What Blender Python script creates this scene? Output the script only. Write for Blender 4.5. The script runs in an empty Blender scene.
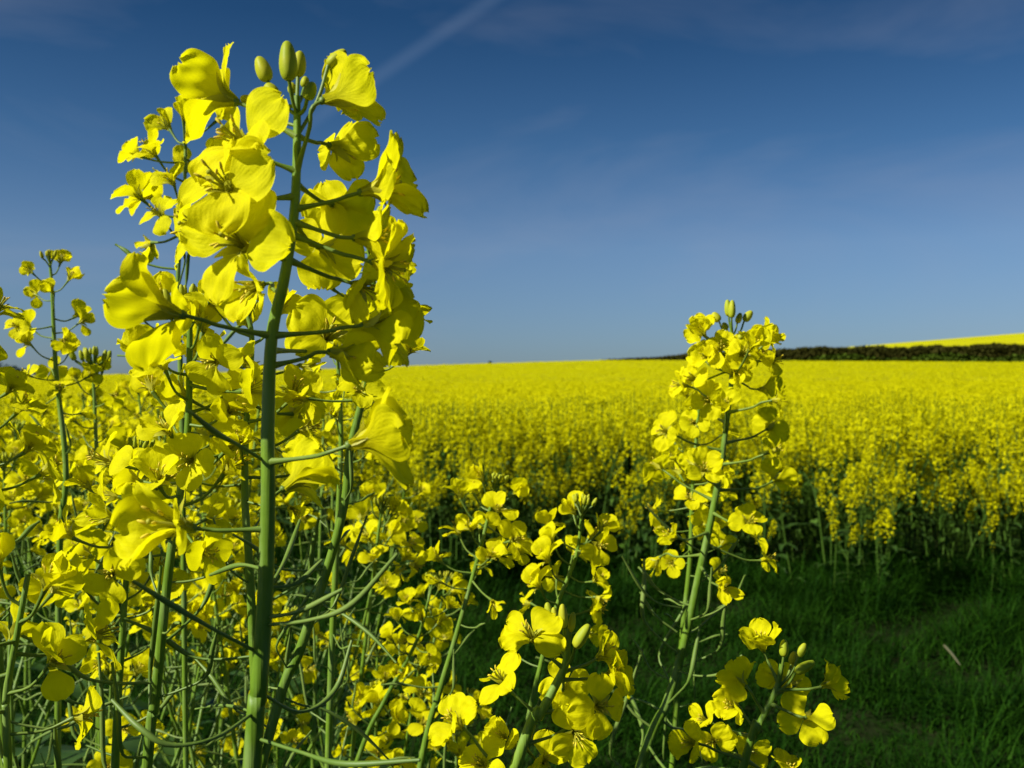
import bpy, math, random
import numpy as np
from mathutils import Vector, Matrix, Quaternion

random.seed(7)
rng = np.random.default_rng(7)
scene = bpy.context.scene
COL = scene.collection
F = 1000.0            # focal length in pixels of a 1024 px wide picture
EYE = 1.25            # eye height above the grass

# ------------------------------------------------------------------ camera
cam_data = bpy.data.cameras.new("camera")
cam = bpy.data.objects.new("camera", cam_data)
COL.objects.link(cam)
cam_data.sensor_width = 36.0
cam_data.lens = 36.0 * F / 1024.0
cam.location = (0, 0, EYE)
cam.rotation_euler = (math.radians(90), 0, 0)
cam_data.clip_start = 0.01
cam_data.clip_end = 5000
cam_data.dof.use_dof = True
cam_data.dof.focus_distance = 0.30
cam_data.dof.aperture_fstop = 38
scene.camera = cam

# ------------------------------------------------------------------ light
SUN_EL, SUN_AZ = math.radians(38), math.radians(-119)   # azimuth from +Y, clockwise
sun_vec = Vector((math.sin(SUN_AZ) * math.cos(SUN_EL), math.cos(SUN_AZ) * math.cos(SUN_EL), math.sin(SUN_EL)))
sl = bpy.data.lights.new("sun", 'SUN')
sl.energy = 5.0
sl.angle = math.radians(0.5)
sl.color = (1.0, 0.97, 0.90)
so = bpy.data.objects.new("sun", sl)
COL.objects.link(so)
so.location = (-5, -5, 8)
so.rotation_euler = sun_vec.to_track_quat('Z', 'Y').to_euler()

world = bpy.data.worlds.new("World")
scene.world = world
world.use_nodes = True
wn, wl = world.node_tree.nodes, world.node_tree.links
wn.clear()
w_out = wn.new("ShaderNodeOutputWorld")
w_bg = wn.new("ShaderNodeBackground")
w_bg.inputs[1].default_value = 0.05
sky = wn.new("ShaderNodeTexSky")
sky.sky_type = 'NISHITA'
sky.sun_disc = False
sky.sun_elevation = SUN_EL
sky.sun_rotation = SUN_AZ
sky.altitude = 300
sky.air_density = 1.0
sky.dust_density = 0.6
sky.ozone_density = 2.0
w_tc = wn.new("ShaderNodeTexCoord")
w_sep = wn.new("ShaderNodeSeparateXYZ")
wl.new(w_tc.outputs['Generated'], w_sep.inputs[0])
w_ramp = wn.new("ShaderNodeValToRGB")          # polarised darkening of the sky with height
w_ramp.color_ramp.interpolation = 'LINEAR'
er = w_ramp.color_ramp.elements
er[0].position = 0.03
er[0].color = (0.499, 0.677, 1.000, 1)
er[1].position = 0.9
e = er.new(0.133)
e.color = (0.601, 0.762, 1.000, 1)
e = er.new(0.228)
e.color = (0.342, 0.593, 0.835, 1)
e = er.new(0.342)
e.color = (0.162, 0.395, 0.615, 1)
er[len(er) - 1].color = (0.130, 0.316, 0.492, 1)
wl.new(w_sep.outputs['Z'], w_ramp.inputs[0])
w_mul = wn.new("ShaderNodeMix")
w_mul.data_type = 'RGBA'
w_mul.blend_type = 'MULTIPLY'
w_mul.inputs[0].default_value = 1.0
wl.new(sky.outputs[0], w_mul.inputs[6])
wl.new(w_ramp.outputs[0], w_mul.inputs[7])
# thin cirrus
w_map = wn.new("ShaderNodeMapping")
w_map.inputs['Rotation'].default_value = (0, math.radians(-58), 0)
w_map.inputs['Scale'].default_value = (1.2, 1.2, 3.6)
wl.new(w_tc.outputs['Generated'], w_map.inputs[0])
w_no = wn.new("ShaderNodeTexNoise")
w_no.inputs['Scale'].default_value = 1.9
w_no.inputs['Detail'].default_value = 5
w_no.inputs['Roughness'].default_value = 0.55
w_no.inputs['Distortion'].default_value = 0.6
wl.new(w_map.outputs[0], w_no.inputs['Vector'])
w_mr = wn.new("ShaderNodeMapRange")
w_mr.inputs[1].default_value = 0.48
w_mr.inputs[2].default_value = 0.80
w_mr.inputs[3].default_value = 0.0
w_mr.inputs[4].default_value = 0.26
wl.new(w_no.outputs[0], w_mr.inputs[0])
w_mix = wn.new("ShaderNodeMix")
w_mix.data_type = 'RGBA'
wl.new(w_mr.outputs[0], w_mix.inputs[0])
wl.new(w_mul.outputs[2], w_mix.inputs[6])
w_mix.inputs[7].default_value = (4.4, 4.8, 6.1, 1)


def px_dir(px, py):
    return Vector(((px - 512) / F, 1.0, (384 - py) / F)).normalized()


# contrail: a thin great-circle streak in the upper sky
ca, cb = px_dir(350, 95), px_dir(500, -6)
cn = ca.cross(cb).normalized()
cm = (ca + cb).normalized()


def dotnode(vec):
    d = wn.new("ShaderNodeVectorMath")
    d.operation = 'DOT_PRODUCT'
    nrm = wn.new("ShaderNodeVectorMath")
    nrm.operation = 'NORMALIZE'
    wl.new(w_tc.outputs['Generated'], nrm.inputs[0])
    wl.new(nrm.outputs[0], d.inputs[0])
    d.inputs[1].default_value = vec
    return d.outputs['Value']


c_abs = wn.new("ShaderNodeMath")
c_abs.operation = 'ABSOLUTE'
wl.new(dotnode(cn), c_abs.inputs[0])
c_w = wn.new("ShaderNodeMapRange")
c_w.interpolation_type = 'SMOOTHSTEP'
c_w.inputs[1].default_value = 0.0
c_w.inputs[2].default_value = 0.011
c_w.inputs[3].default_value = 0.085
c_w.inputs[4].default_value = 0.0
wl.new(c_abs.outputs[0], c_w.inputs[0])
c_l = wn.new("ShaderNodeMapRange")
c_l.interpolation_type = 'SMOOTHSTEP'
c_l.inputs[1].default_value = 0.985
c_l.inputs[2].default_value = 0.996
wl.new(dotnode(cm), c_l.inputs[0])
c_m = wn.new("ShaderNodeMath")
c_m.operation = 'MULTIPLY'
wl.new(c_w.outputs[0], c_m.inputs[0])
wl.new(c_l.outputs[0], c_m.inputs[1])
w_mix2 = wn.new("ShaderNodeMix")
w_mix2.data_type = 'RGBA'
wl.new(c_m.outputs[0], w_mix2.inputs[0])
wl.new(w_mix.outputs[2], w_mix2.inputs[6])
w_mix2.inputs[7].default_value = (4.2, 5.6, 8.0, 1)
wl.new(w_mix2.outputs[2], w_bg.inputs[0])
wl.new(w_bg.outputs[0], w_out.inputs[0])

scene.view_settings.view_transform = 'Standard'
scene.view_settings.look = 'None'
scene.view_settings.gamma = 1.0
scene.view_settings.exposure = 0.6
scene.cycles.max_bounces = 8
scene.cycles.transmission_bounces = 6
scene.cycles.diffuse_bounces = 4


# ------------------------------------------------------------------ materials
def new_mat(name):
    m = bpy.data.materials.new(name)
    m.use_nodes = True
    m.node_tree.nodes.clear()
    return m, m.node_tree.nodes, m.node_tree.links


def leafy(name, c1, c2, trans, rough, scale=60.0, tcol=None, attr=None, spec=0.3, bump=0.0, rnd=0.25, coat=0.0):
    """two-tone plant tissue: reflecting + light passing through"""
    m, n, l = new_mat(name)
    out = n.new("ShaderNodeOutputMaterial")
    tc = n.new("ShaderNodeTexCoord")
    no = n.new("ShaderNodeTexNoise")
    no.inputs['Scale'].default_value = scale
    no.inputs['Detail'].default_value = 4
    l.new(tc.outputs['Object'], no.inputs['Vector'])
    oi = n.new("ShaderNodeObjectInfo")
    ad = n.new("ShaderNodeMath")
    ad.operation = 'MULTIPLY_ADD'
    ad.inputs[1].default_value = rnd
    l.new(oi.outputs['Random'], ad.inputs[0])
    l.new(no.outputs[0], ad.inputs[2])
    last = ad.outputs[0]
    if attr:
        at = n.new("ShaderNodeAttribute")
        at.attribute_name = attr
        a2 = n.new("ShaderNodeMath")
        a2.operation = 'ADD'
        l.new(last, a2.inputs[0])
        l.new(at.outputs['Fac'], a2.inputs[1])
        last = a2.outputs[0]
    mr = n.new("ShaderNodeMapRange")
    mr.inputs[1].default_value = 0.35
    mr.inputs[2].default_value = 0.65 + rnd + (0.5 if attr else 0)
    l.new(last, mr.inputs[0])
    mx = n.new("ShaderNodeMix")
    mx.data_type = 'RGBA'
    l.new(mr.outputs[0], mx.inputs[0])
    mx.inputs[6].default_value = (*c1, 1)
    mx.inputs[7].default_value = (*c2, 1)
    p = n.new("ShaderNodeBsdfPrincipled")
    p.inputs['Roughness'].default_value = rough
    p.inputs['Specular IOR Level'].default_value = spec
    p.inputs['Coat Weight'].default_value = coat
    l.new(mx.outputs[2], p.inputs['Base Color'])
    if bump:
        b = n.new("ShaderNodeBump")
        b.inputs['Strength'].default_value = bump
        b.inputs['Distance'].default_value = 0.0006
        l.new(no.outputs[0], b.inputs['Height'])
        l.new(b.outputs[0], p.inputs['Normal'])
    if trans > 0:
        t = n.new("ShaderNodeBsdfTranslucent")
        if tcol is None:
            l.new(mx.outputs[2], t.inputs[0])
        else:
            t.inputs[0].default_value = (*tcol, 1)
        ms = n.new("ShaderNodeMixShader")
        ms.inputs[0].default_value = trans
        l.new(p.outputs[0], ms.inputs[1])
        l.new(t.outputs[0], ms.inputs[2])
        l.new(ms.outputs[0], out.inputs[0])
    else:
        l.new(p.outputs[0], out.inputs[0])
    return m


def petal_mat():
    m, n, l = new_mat("petal_yellow")
    out = n.new("ShaderNodeOutputMaterial")
    at = n.new("ShaderNodeAttribute")
    at.attribute_name = "puv"
    sp = n.new("ShaderNodeSeparateXYZ")
    l.new(at.outputs['Vector'], sp.inputs[0])
    # fan of veins: bands across the width, bent a little by noise
    tc = n.new("ShaderNodeTexCoord")
    no = n.new("ShaderNodeTexNoise")
    no.inputs['Scale'].default_value = 260
    no.inputs['Detail'].default_value = 3
    l.new(tc.outputs['Object'], no.inputs['Vector'])
    ma = n.new("ShaderNodeMath")
    ma.operation = 'MULTIPLY_ADD'
    ma.inputs[1].default_value = 2.2
    l.new(no.outputs[0], ma.inputs[0])
    m2 = n.new("ShaderNodeMath")
    m2.operation = 'MULTIPLY'
    m2.inputs[1].default_value = 44.0
    l.new(sp.outputs['Y'], m2.inputs[0])
    l.new(m2.outputs[0], ma.inputs[2])
    sn = n.new("ShaderNodeMath")
    sn.operation = 'SINE'
    l.new(ma.outputs[0], sn.inputs[0])
    oi = n.new("ShaderNodeObjectInfo")
    # colour: lemon, slightly greener towards the claw, random per flower
    f1 = n.new("ShaderNodeMapRange")
    f1.inputs[1].default_value = 0.05
    f1.inputs[2].default_value = 0.5
    l.new(sp.outputs['X'], f1.inputs[0])
    mx = n.new("ShaderNodeMix")
    mx.data_type = 'RGBA'
    l.new(f1.outputs[0], mx.inputs[0])
    mx.inputs[6].default_value = (0.62, 0.60, 0.012, 1)
    mx.inputs[7].default_value = (0.86, 0.82, 0.003, 1)
    mx2 = n.new("ShaderNodeMix")
    mx2.data_type = 'RGBA'
    mm = n.new("ShaderNodeMath")
    mm.operation = 'MULTIPLY'
    mm.inputs[1].default_value = 0.55
    l.new(oi.outputs['Random'], mm.inputs[0])
    l.new(mm.outputs[0], mx2.inputs[0])
    l.new(mx.outputs[2], mx2.inputs[6])
    mx2.inputs[7].default_value = (0.82, 0.74, 0.002, 1)
    vn = n.new("ShaderNodeMapRange")
    vn.inputs[1].default_value = 0.75
    vn.inputs[2].default_value = 1.0
    vn.inputs[3].default_value = 0.0
    vn.inputs[4].default_value = 0.10
    l.new(sn.outputs[0], vn.inputs[0])
    mx3 = n.new("ShaderNodeMix")
    mx3.data_type = 'RGBA'
    l.new(vn.outputs[0], mx3.inputs[0])
    l.new(mx2.outputs[2], mx3.inputs[6])
    mx3.inputs[7].default_value = (0.55, 0.50, 0.0, 1)
    crn = n.new("ShaderNodeTexNoise")            # crumpled tissue, stretched along the veins
    crn.inputs['Scale'].default_value = 1.0
    crn.inputs['Detail'].default_value = 4
    crm = n.new("ShaderNodeMapping")
    crm.inputs['Scale'].default_value = (5.0, 2.6, 1)
    l.new(at.outputs['Vector'], crm.inputs[0])
    cra = n.new("ShaderNodeVectorMath")
    cra.operation = 'ADD'
    orv = n.new("ShaderNodeCombineXYZ")
    orm = n.new("ShaderNodeMath")
    orm.operation = 'MULTIPLY'
    orm.inputs[1].default_value = 50
    l.new(oi.outputs['Random'], orm.inputs[0])
    l.new(orm.outputs[0], orv.inputs[2])
    l.new(crm.outputs[0], cra.inputs[0])
    l.new(orv.outputs[0], cra.inputs[1])
    l.new(cra.outputs[0], crn.inputs['Vector'])
    hsum = n.new("ShaderNodeMath")
    hsum.operation = 'MULTIPLY_ADD'
    hsum.inputs[1].default_value = 0.025
    l.new(sn.outputs[0], hsum.inputs[0])
    l.new(crn.outputs[0], hsum.inputs[2])
    bp = n.new("ShaderNodeBump")
    bp.inputs['Strength'].default_value = 0.32
    bp.inputs['Distance'].default_value = 0.0016
    l.new(hsum.outputs[0], bp.inputs['Height'])
    p = n.new("ShaderNodeBsdfPrincipled")
    p.inputs['Roughness'].default_value = 0.7
    p.inputs['Specular IOR Level'].default_value = 0.08
    l.new(mx3.outputs[2], p.inputs['Base Color'])
    l.new(bp.outputs[0], p.inputs['Normal'])
    t = n.new("ShaderNodeBsdfTranslucent")
    l.new(mx3.outputs[2], t.inputs[0])
    ms = n.new("ShaderNodeMixShader")
    ms.inputs[0].default_value = 0.54
    l.new(p.outputs[0], ms.inputs[1])
    l.new(t.outputs[0], ms.inputs[2])
    l.new(ms.outputs[0], out.inputs[0])
    return m


M_PETAL = petal_mat()
M_STEM = leafy("stem_green", (0.085, 0.165, 0.008), (0.150, 0.250, 0.018), 0.0, 0.45, scale=140, spec=0.28, bump=0.35, rnd=0.4)
n_, l_ = M_STEM.node_tree.nodes, M_STEM.node_tree.links
_p = next(q for q in n_ if q.type == 'BSDF_PRINCIPLED')
_tc = n_.new("ShaderNodeTexCoord")
_mp = n_.new("ShaderNodeMapping")
_mp.inputs['Scale'].default_value = (1, 1, .03)
_no = n_.new("ShaderNodeTexNoise")
_no.inputs['Scale'].default_value = 1500
_no.inputs['Detail'].default_value = 2
l_.new(_tc.outputs['Object'], _mp.inputs[0])
l_.new(_mp.outputs[0], _no.inputs['Vector'])
_b = next(q for q in n_ if q.type == 'BUMP')
_b2 = n_.new("ShaderNodeBump")
_b2.inputs['Strength'].default_value = .5
_b2.inputs['Distance'].default_value = .0004
l_.new(_no.outputs[0], _b2.inputs['Height'])
l_.new(_b.outputs[0], _b2.inputs['Normal'])
l_.new(_b2.outputs[0], _p.inputs['Normal'])
_bn = n_.new("ShaderNodeTexNoise")           # pale waxy bloom, rubbed off in places
_bn.inputs['Scale'].default_value = 1.0
_bn.inputs['Detail'].default_value = 6
_bm = n_.new("ShaderNodeMapping")
_bm.inputs['Scale'].default_value = (220, 220, 50)
l_.new(_tc.outputs['Object'], _bm.inputs[0])
l_.new(_bm.outputs[0], _bn.inputs['Vector'])
_br = n_.new("ShaderNodeMapRange")
_br.inputs[1].default_value = .48
_br.inputs[2].default_value = .72
_br.inputs[4].default_value = .55
l_.new(_bn.outputs[0], _br.inputs[0])
_bx = n_.new("ShaderNodeMix")
_bx.data_type = 'RGBA'
l_.new(_br.outputs[0], _bx.inputs[0])
l_.new(_p.inputs['Base Color'].links[0].from_socket, _bx.inputs[6])
_bx.inputs[7].default_value = (.22, .30, .10, 1)
l_.new(_bx.outputs[2], _p.inputs['Base Color'])
M_STALK = leafy("stalk_green", (0.10, 0.175, 0.018), (0.17, 0.24, 0.035), 0.12, 0.45, scale=200, rnd=0.3)
M_SEPAL = leafy("sepal_yellow_green", (0.40, 0.42, 0.03), (0.55, 0.50, 0.03), 0.3, 0.5, scale=150)
M_BUD = leafy("bud_green", (0.28, 0.36, 0.015), (0.50, 0.46, 0.02), 0.15, 0.5, spec=0.15, scale=220, rnd=0.5, bump=0.3)
M_ANTHER = leafy("anther_ochre", (0.70, 0.56, 0.02), (0.58, 0.42, 0.03), 0.0, 0.7, scale=500)
M_POD = leafy("pod_green", (0.10, 0.18, 0.02), (0.18, 0.25, 0.05), 0.1, 0.45, scale=150, rnd=0.5)
M_LEAF = leafy("leaf_green", (0.018, 0.052, 0.006), (0.04, 0.085, 0.014), 0.25, 0.5, scale=40, spec=0.2)
M_GRASS = leafy("grass_green", (0.0025, 0.021, 0.0005), (0.024, 0.078, 0.003), 0.35, 0.7, scale=6, attr="var", rnd=0.0, spec=0.06)
M_CROPFL = leafy("crop_flower_yellow", (0.74, 0.69, 0.002), (0.45, 0.46, 0.003), 0.45, 0.8, scale=6, attr="var", rnd=0.1, spec=0.04)
M_CROPGR = leafy("crop_stem_green", (0.032, 0.080, 0.005), (0.070, 0.135, 0.014), 0.15, 0.6, scale=5, rnd=0.2, spec=0.15)
M_HEDGE = leafy("hedge_leaf", (0.028, 0.032, 0.005), (0.052, 0.048, 0.010), 0.15, 0.9, spec=0.02, scale=0.5, attr="var", rnd=0.0)
M_BANK = leafy("hedge_bank_green", (0.050, 0.090, 0.007), (0.075, 0.115, 0.012), 0.15, 0.9, spec=0.02, scale=0.5, attr="var", rnd=0.0)
M_TREE = leafy("far_tree_leaf", (0.014, 0.028, 0.020), (0.03, 0.048, 0.03), 0.15, 0.9, spec=0.02, scale=0.3, attr="var", rnd=0.0)
M_BARK = leafy("bark_brown", (0.06, 0.045, 0.03), (0.10, 0.08, 0.055), 0.0, 0.8, scale=8)
M_STRAW = leafy("straw_pale", (0.52, 0.48, 0.24), (0.40, 0.36, 0.18), 0.0, 0.7, scale=60)


def ground_mat():
    m, n, l = new_mat("ground_soil")
    out = n.new("ShaderNodeOutputMaterial")
    tc = n.new("ShaderNodeTexCoord")
    no = n.new("ShaderNodeTexNoise")
    no.inputs['Scale'].default_value = 7
    no.inputs['Detail'].default_value = 8
    l.new(tc.outputs['Object'], no.inputs['Vector'])
    cr = n.new("ShaderNodeValToRGB")
    cr.color_ramp.elements[0].position = 0.35
    cr.color_ramp.elements[0].color = (0.008, 0.016, 0.004, 1)
    cr.color_ramp.elements[1].position = 0.7
    cr.color_ramp.elements[1].color = (0.018, 0.024, 0.008, 1)
    l.new(no.outputs[0], cr.inputs[0])
    p = n.new("ShaderNodeBsdfPrincipled")
    p.inputs['Roughness'].default_value = 0.95
    p.inputs['Specular IOR Level'].default_value = 0.0
    l.new(cr.outputs[0], p.inputs['Base Color'])
    b = n.new("ShaderNodeBump")
    b.inputs['Distance'].default_value = 0.03
    l.new(no.outputs[0], b.inputs['Height'])
    l.new(b.outputs[0], p.inputs['Normal'])
    l.new(p.outputs[0], out.inputs[0])
    return m


def canopy_mat():
    m, n, l = new_mat("crop_canopy_yellow")
    out = n.new("ShaderNodeOutputMaterial")
    tc = n.new("ShaderNodeTexCoord")
    big = n.new("ShaderNodeTexNoise")
    big.inputs['Scale'].default_value = 0.12
    big.inputs['Detail'].default_value = 4
    fine = n.new("ShaderNodeTexNoise")
    fine.inputs['Scale'].default_value = 7
    fine.inputs['Detail'].default_value = 6
    fine.inputs['Roughness'].default_value = 0.7
    mp = n.new("ShaderNodeMapping")
    mp.inputs['Scale'].default_value = (0.35, 1.6, 1)
    l.new(tc.outputs['Object'], mp.inputs[0])
    l.new(mp.outputs[0], big.inputs['Vector'])
    l.new(tc.outputs['Object'], fine.inputs['Vector'])
    a = n.new("ShaderNodeMath")
    a.operation = 'MULTIPLY_ADD'
    a.inputs[1].default_value = 0.6
    l.new(big.outputs[0], a.inputs[0])
    l.new(fine.outputs[0], a.inputs[2])
    cr = n.new("ShaderNodeValToRGB")
    cr.color_ramp.elements[0].position = 0.55
    cr.color_ramp.elements[0].color = (0.33, 0.33, 0.002, 1)
    cr.color_ramp.elements[1].position = 1.0
    cr.color_ramp.elements[1].color = (0.56, 0.53, 0.002, 1)
    l.new(a.outputs[0], cr.inputs[0])
    p = n.new("ShaderNodeBsdfPrincipled")
    p.inputs['Roughness'].default_value = 0.9
    p.inputs['Specular IOR Level'].default_value = 0.05
    l.new(cr.outputs[0], p.inputs['Base Color'])
    b = n.new("ShaderNodeBump")
    b.inputs['Distance'].default_value = 0.15
    l.new(fine.outputs[0], b.inputs['Height'])
    l.new(b.outputs[0], p.inputs['Normal'])
    l.new(p.outputs[0], out.inputs[0])
    return m


M_GROUND = ground_mat()
M_CANOPY = canopy_mat()


# ------------------------------------------------------------------ mesh helpers
class MB:
    """collects vertices and faces (with a material each) for ONE mesh"""

    def __init__(self):
        self.v, self.f, self.m, self.uv = [], [], [], []
        self.n = 0

    def add(self, V, Fc, mat=0, uv=None):
        V = np.asarray(V, float)
        self.v.append(V)
        Fc = np.asarray(Fc, int) + self.n
        self.f.append(Fc)
        self.m.append(np.full(len(Fc), mat))
        self.uv.append(np.asarray(uv, float) if uv is not None else np.zeros((len(V), 3)))
        self.n += len(V)

    def merge(self, other, M=None, matmap=None):
        V = np.concatenate(other.v)
        if M is not None:
            A = np.array(M)
            V = V @ A[:3, :3].T + A[:3, 3]
        off = self.n
        self.v.append(V)
        self.uv.append(np.concatenate(other.uv))
        for Fc, mm in zip(other.f, other.m):
            self.f.append(Fc + off)
            self.m.append(mm if matmap is None else np.array([matmap[i] for i in mm]))
        self.n += len(V)

    def mesh(self, name, mats, smooth=True):
        V = np.concatenate(self.v)
        uv = np.concatenate(self.uv)
        me = bpy.data.meshes.new(name)
        Fc = np.concatenate(self.f)          # all quads
        mi = np.concatenate(self.m)
        nq = len(Fc)
        me.vertices.add(len(V))
        me.vertices.foreach_set("co", V.astype(np.float32).ravel())
        me.loops.add(nq * 4)
        me.loops.foreach_set("vertex_index", Fc.astype(np.int32).ravel())
        me.polygons.add(nq)
        me.polygons.foreach_set("loop_start", (np.arange(nq) * 4).astype(np.int32))
        me.polygons.foreach_set("material_index", mi.astype(np.int32))
        me.polygons.foreach_set("use_smooth", np.full(nq, smooth))
        for m in mats:
            me.materials.append(m)
        if np.any(uv):
            at = me.attributes.new("puv", 'FLOAT_VECTOR', 'POINT')
            at.data.foreach_set("vector", uv.astype(np.float32).ravel())
        me.update(calc_edges=True)
        return me


def link(name, me, parent=None, M=None):
    o = bpy.data.objects.new(name, me)
    COL.objects.link(o)
    if parent is not None:
        o.parent = parent
    if M is not None:
        o.matrix_local = M
    return o


def thing(name, loc, label, cat, group=None):
    o = bpy.data.objects.new(name, None)
    COL.objects.link(o)
    o.empty_display_size = 0.05
    o.location = loc
    tag(o, label, cat, group)
    return o


def tag(o, label, cat, group=None, kind=None):
    o['label'] = label
    o['category'] = cat
    if group:
        o['group'] = group
    if kind:
        o['kind'] = kind


def catmull(P, n):
    P = [Vector(p) for p in P]
    if len(P) == 2:
        return [P[0].lerp(P[1], i / (n - 1)) for i in range(n)]
    Q = [P[0] * 2 - P[1]] + P + [P[-1] * 2 - P[-2]]
    out = []
    segs = len(P) - 1
    for i in range(n):
        t = i / (n - 1) * segs
        k = min(int(t), segs - 1)
        u = t - k
        a, b, c, d = Q[k], Q[k + 1], Q[k + 2], Q[k + 3]
        out.append(0.5 * ((2 * b) + (c - a) * u + (2 * a - 5 * b + 4 * c - d) * u * u + (3 * b - a - 3 * c + d) * u ** 3))
    return out


def tube(mb, P, R, mat=0, k=6):
    """P list of Vector, R radius list"""
    n = len(P)
    V = []
    T = []
    for i in range(n):
        a, b = P[max(i - 1, 0)], P[min(i + 1, n - 1)]
        d = (b - a)
        T.append(d.normalized() if d.length > 1e-9 else Vector((0, 0, 1)))
    up = Vector((0, 0, 1)) if abs(T[0].z) < 0.9 else Vector((1, 0, 0))
    X = T[0].cross(up).normalized()
    for i in range(n):
        X = (X - T[i] * X.dot(T[i])).normalized()
        Y = T[i].cross(X)
        for j in range(k):
            a = 2 * math.pi * j / k
            V.append(P[i] + (X * math.cos(a) + Y * math.sin(a)) * R[i])
    Fc = []
    for i in range(n - 1):
        for j in range(k):
            Fc.append((i * k + j, i * k + (j + 1) % k, (i + 1) * k + (j + 1) % k, (i + 1) * k + j))
    mb.add([tuple(v) for v in V], Fc, mat)


def blob(mb, c, axis, rl, rw, mat=0, k=8, n=7, lobes=0.0, tip=1.0):
    """an elongated bud: lathed profile along an axis, lightly four-lobed"""
    axis = axis.normalized()
    up = Vector((0, 0, 1)) if abs(axis.z) < 0.9 else Vector((1, 0, 0))
    X = axis.cross(up).normalized()
    Y = axis.cross(X)
    V, Fc = [], []
    for i in range(n):
        t = i / (n - 1)
        s = -math.cos(math.pi * t)
        r = rw * max(0.04, math.sin(math.pi * t) ** 0.75) * (1 - 0.18 * (s if tip else 0))
        for j in range(k):
            a = 2 * math.pi * j / k
            rr = r * (1 + lobes * math.cos(4 * a))
            V.append(tuple(c + axis * (s * rl) + (X * math.cos(a) + Y * math.sin(a)) * rr))
    for i in range(n - 1):
        for j in range(k):
            Fc.append((i * k + j, i * k + (j + 1) % k, (i + 1) * k + (j + 1) % k, (i + 1) * k + j))
    mb.add(V, Fc, mat)


def sstep(a, b, x):
    t = min(1, max(0, (x - a) / (b - a)))
    return t * t * (3 - 2 * t)


# ------------------------------------------------------------------ flowers
def petal_into(mb, L, limb, seed, M=None, nu=11, nv=9, mat=0, width=1.0):
    """one petal: base at the origin, growing along +X, upper face +Z; limb = angle of the blade in degrees"""
    r = random.Random(seed)
    a0, a1, a2 = 72, limb + r.uniform(-14, 12), limb - (r.uniform(10, 45) if limb < 52 else r.uniform(-4, 14))
    cup = r.uniform(-0.10, 0.30)
    ph, ph2 = r.uniform(0, 6.28), r.uniform(0, 6.28)
    ruf = r.uniform(0.03, 0.11)
    skew = r.uniform(-0.12, 0.12)
    notch = r.uniform(0.0, 0.07)
    r9 = r.uniform(0.012, 0.035)
    r8 = r.uniform(.018, .045)
    wmax = 0.40 * width * r.uniform(0.9, 1.1)
    x, z = 0.05, 0.0
    V, U = [], []
    for i in range(nu):
        t = i / (nu - 1)
        ang = a0 + (a1 - a0) * sstep(0.18, 0.45, t) + (a2 - a1) * sstep(0.5, 1.0, t)
        ar = math.radians(ang)
        if i:
            x += math.cos(ar) / (nu - 1)
            z += math.sin(ar) / (nu - 1)
        nx, nz = -math.sin(ar), math.cos(ar)
        w = 0.07 + (wmax - 0.07) * sstep(0.16, 0.62, t)
        if t > 0.6:
            w *= max(0.0, 1 - ((t - 0.6) / 0.41) ** 2.6) ** 0.5
        for j in range(nv):
            v = -1 + 2 * j / (nv - 1)
            off = cup * w * v * v + ruf * (v * v) * math.sin(5.5 * t + ph + 1.3 * v) * sstep(0.3, 0.8, t) \
                + r9 * math.sin(8 * v + ph2 + 2 * t) * sstep(0.4, 1, t)
            ax = (-notch * (1 - abs(v)) + .022 * math.sin(11 * v + ph) + .014 * math.sin(25 * v + ph2)) * sstep(0.75, 1, t) * (1 if nv > 12 else .35)
            px = x + nx * off + ax * math.cos(ar)
            pz = z + nz * off + ax * math.sin(ar)
            py = w * v + skew * t * t
            cr_ = sstep(.3, .7, t) * (r8 * math.sin(13 * t + 3.1 * v + ph2) * math.sin(4.3 * v + ph) + .006 * math.sin(17 * v + 6 * t + ph))
            V.append(((px + nx * cr_) * L, py * L, (pz + nz * cr_) * L))
            U.append((t, v, 0))
    Fc = [(i * nv + j, (i + 1) * nv + j, (i + 1) * nv + j + 1, i * nv + j + 1) for i in range(nu - 1) for j in range(nv - 1)]
    tmp = MB()
    tmp.add(V, Fc, mat, U)
    mb.merge(tmp, M)


def stamens_into(mb, L, seed, mf=0, ma=1, k=4):
    r = random.Random(seed)
    for q in range(6):
        a = q * math.pi / 3 + r.uniform(-.2, .2)
        h = L * (0.62 if q % 3 else 0.48) * r.uniform(0.9, 1.1)
        sp = L * r.uniform(0.08, 0.2)
        d = Vector((math.cos(a), math.sin(a), 0))
        P = catmull([d * L * 0.04, d * (L * 0.06) + Vector((0, 0, h * 0.5)), d * sp + Vector((0, 0, h))], 5)
        tube(mb, P, [L * 0.014] * 5, mf, k)
        blob(mb, P[-1], Vector((d.x * r.uniform(0.2, 1), d.y * r.uniform(0.2, 1), 0.7)), L * 0.068, L * 0.024, ma, k=5, n=5)


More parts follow.
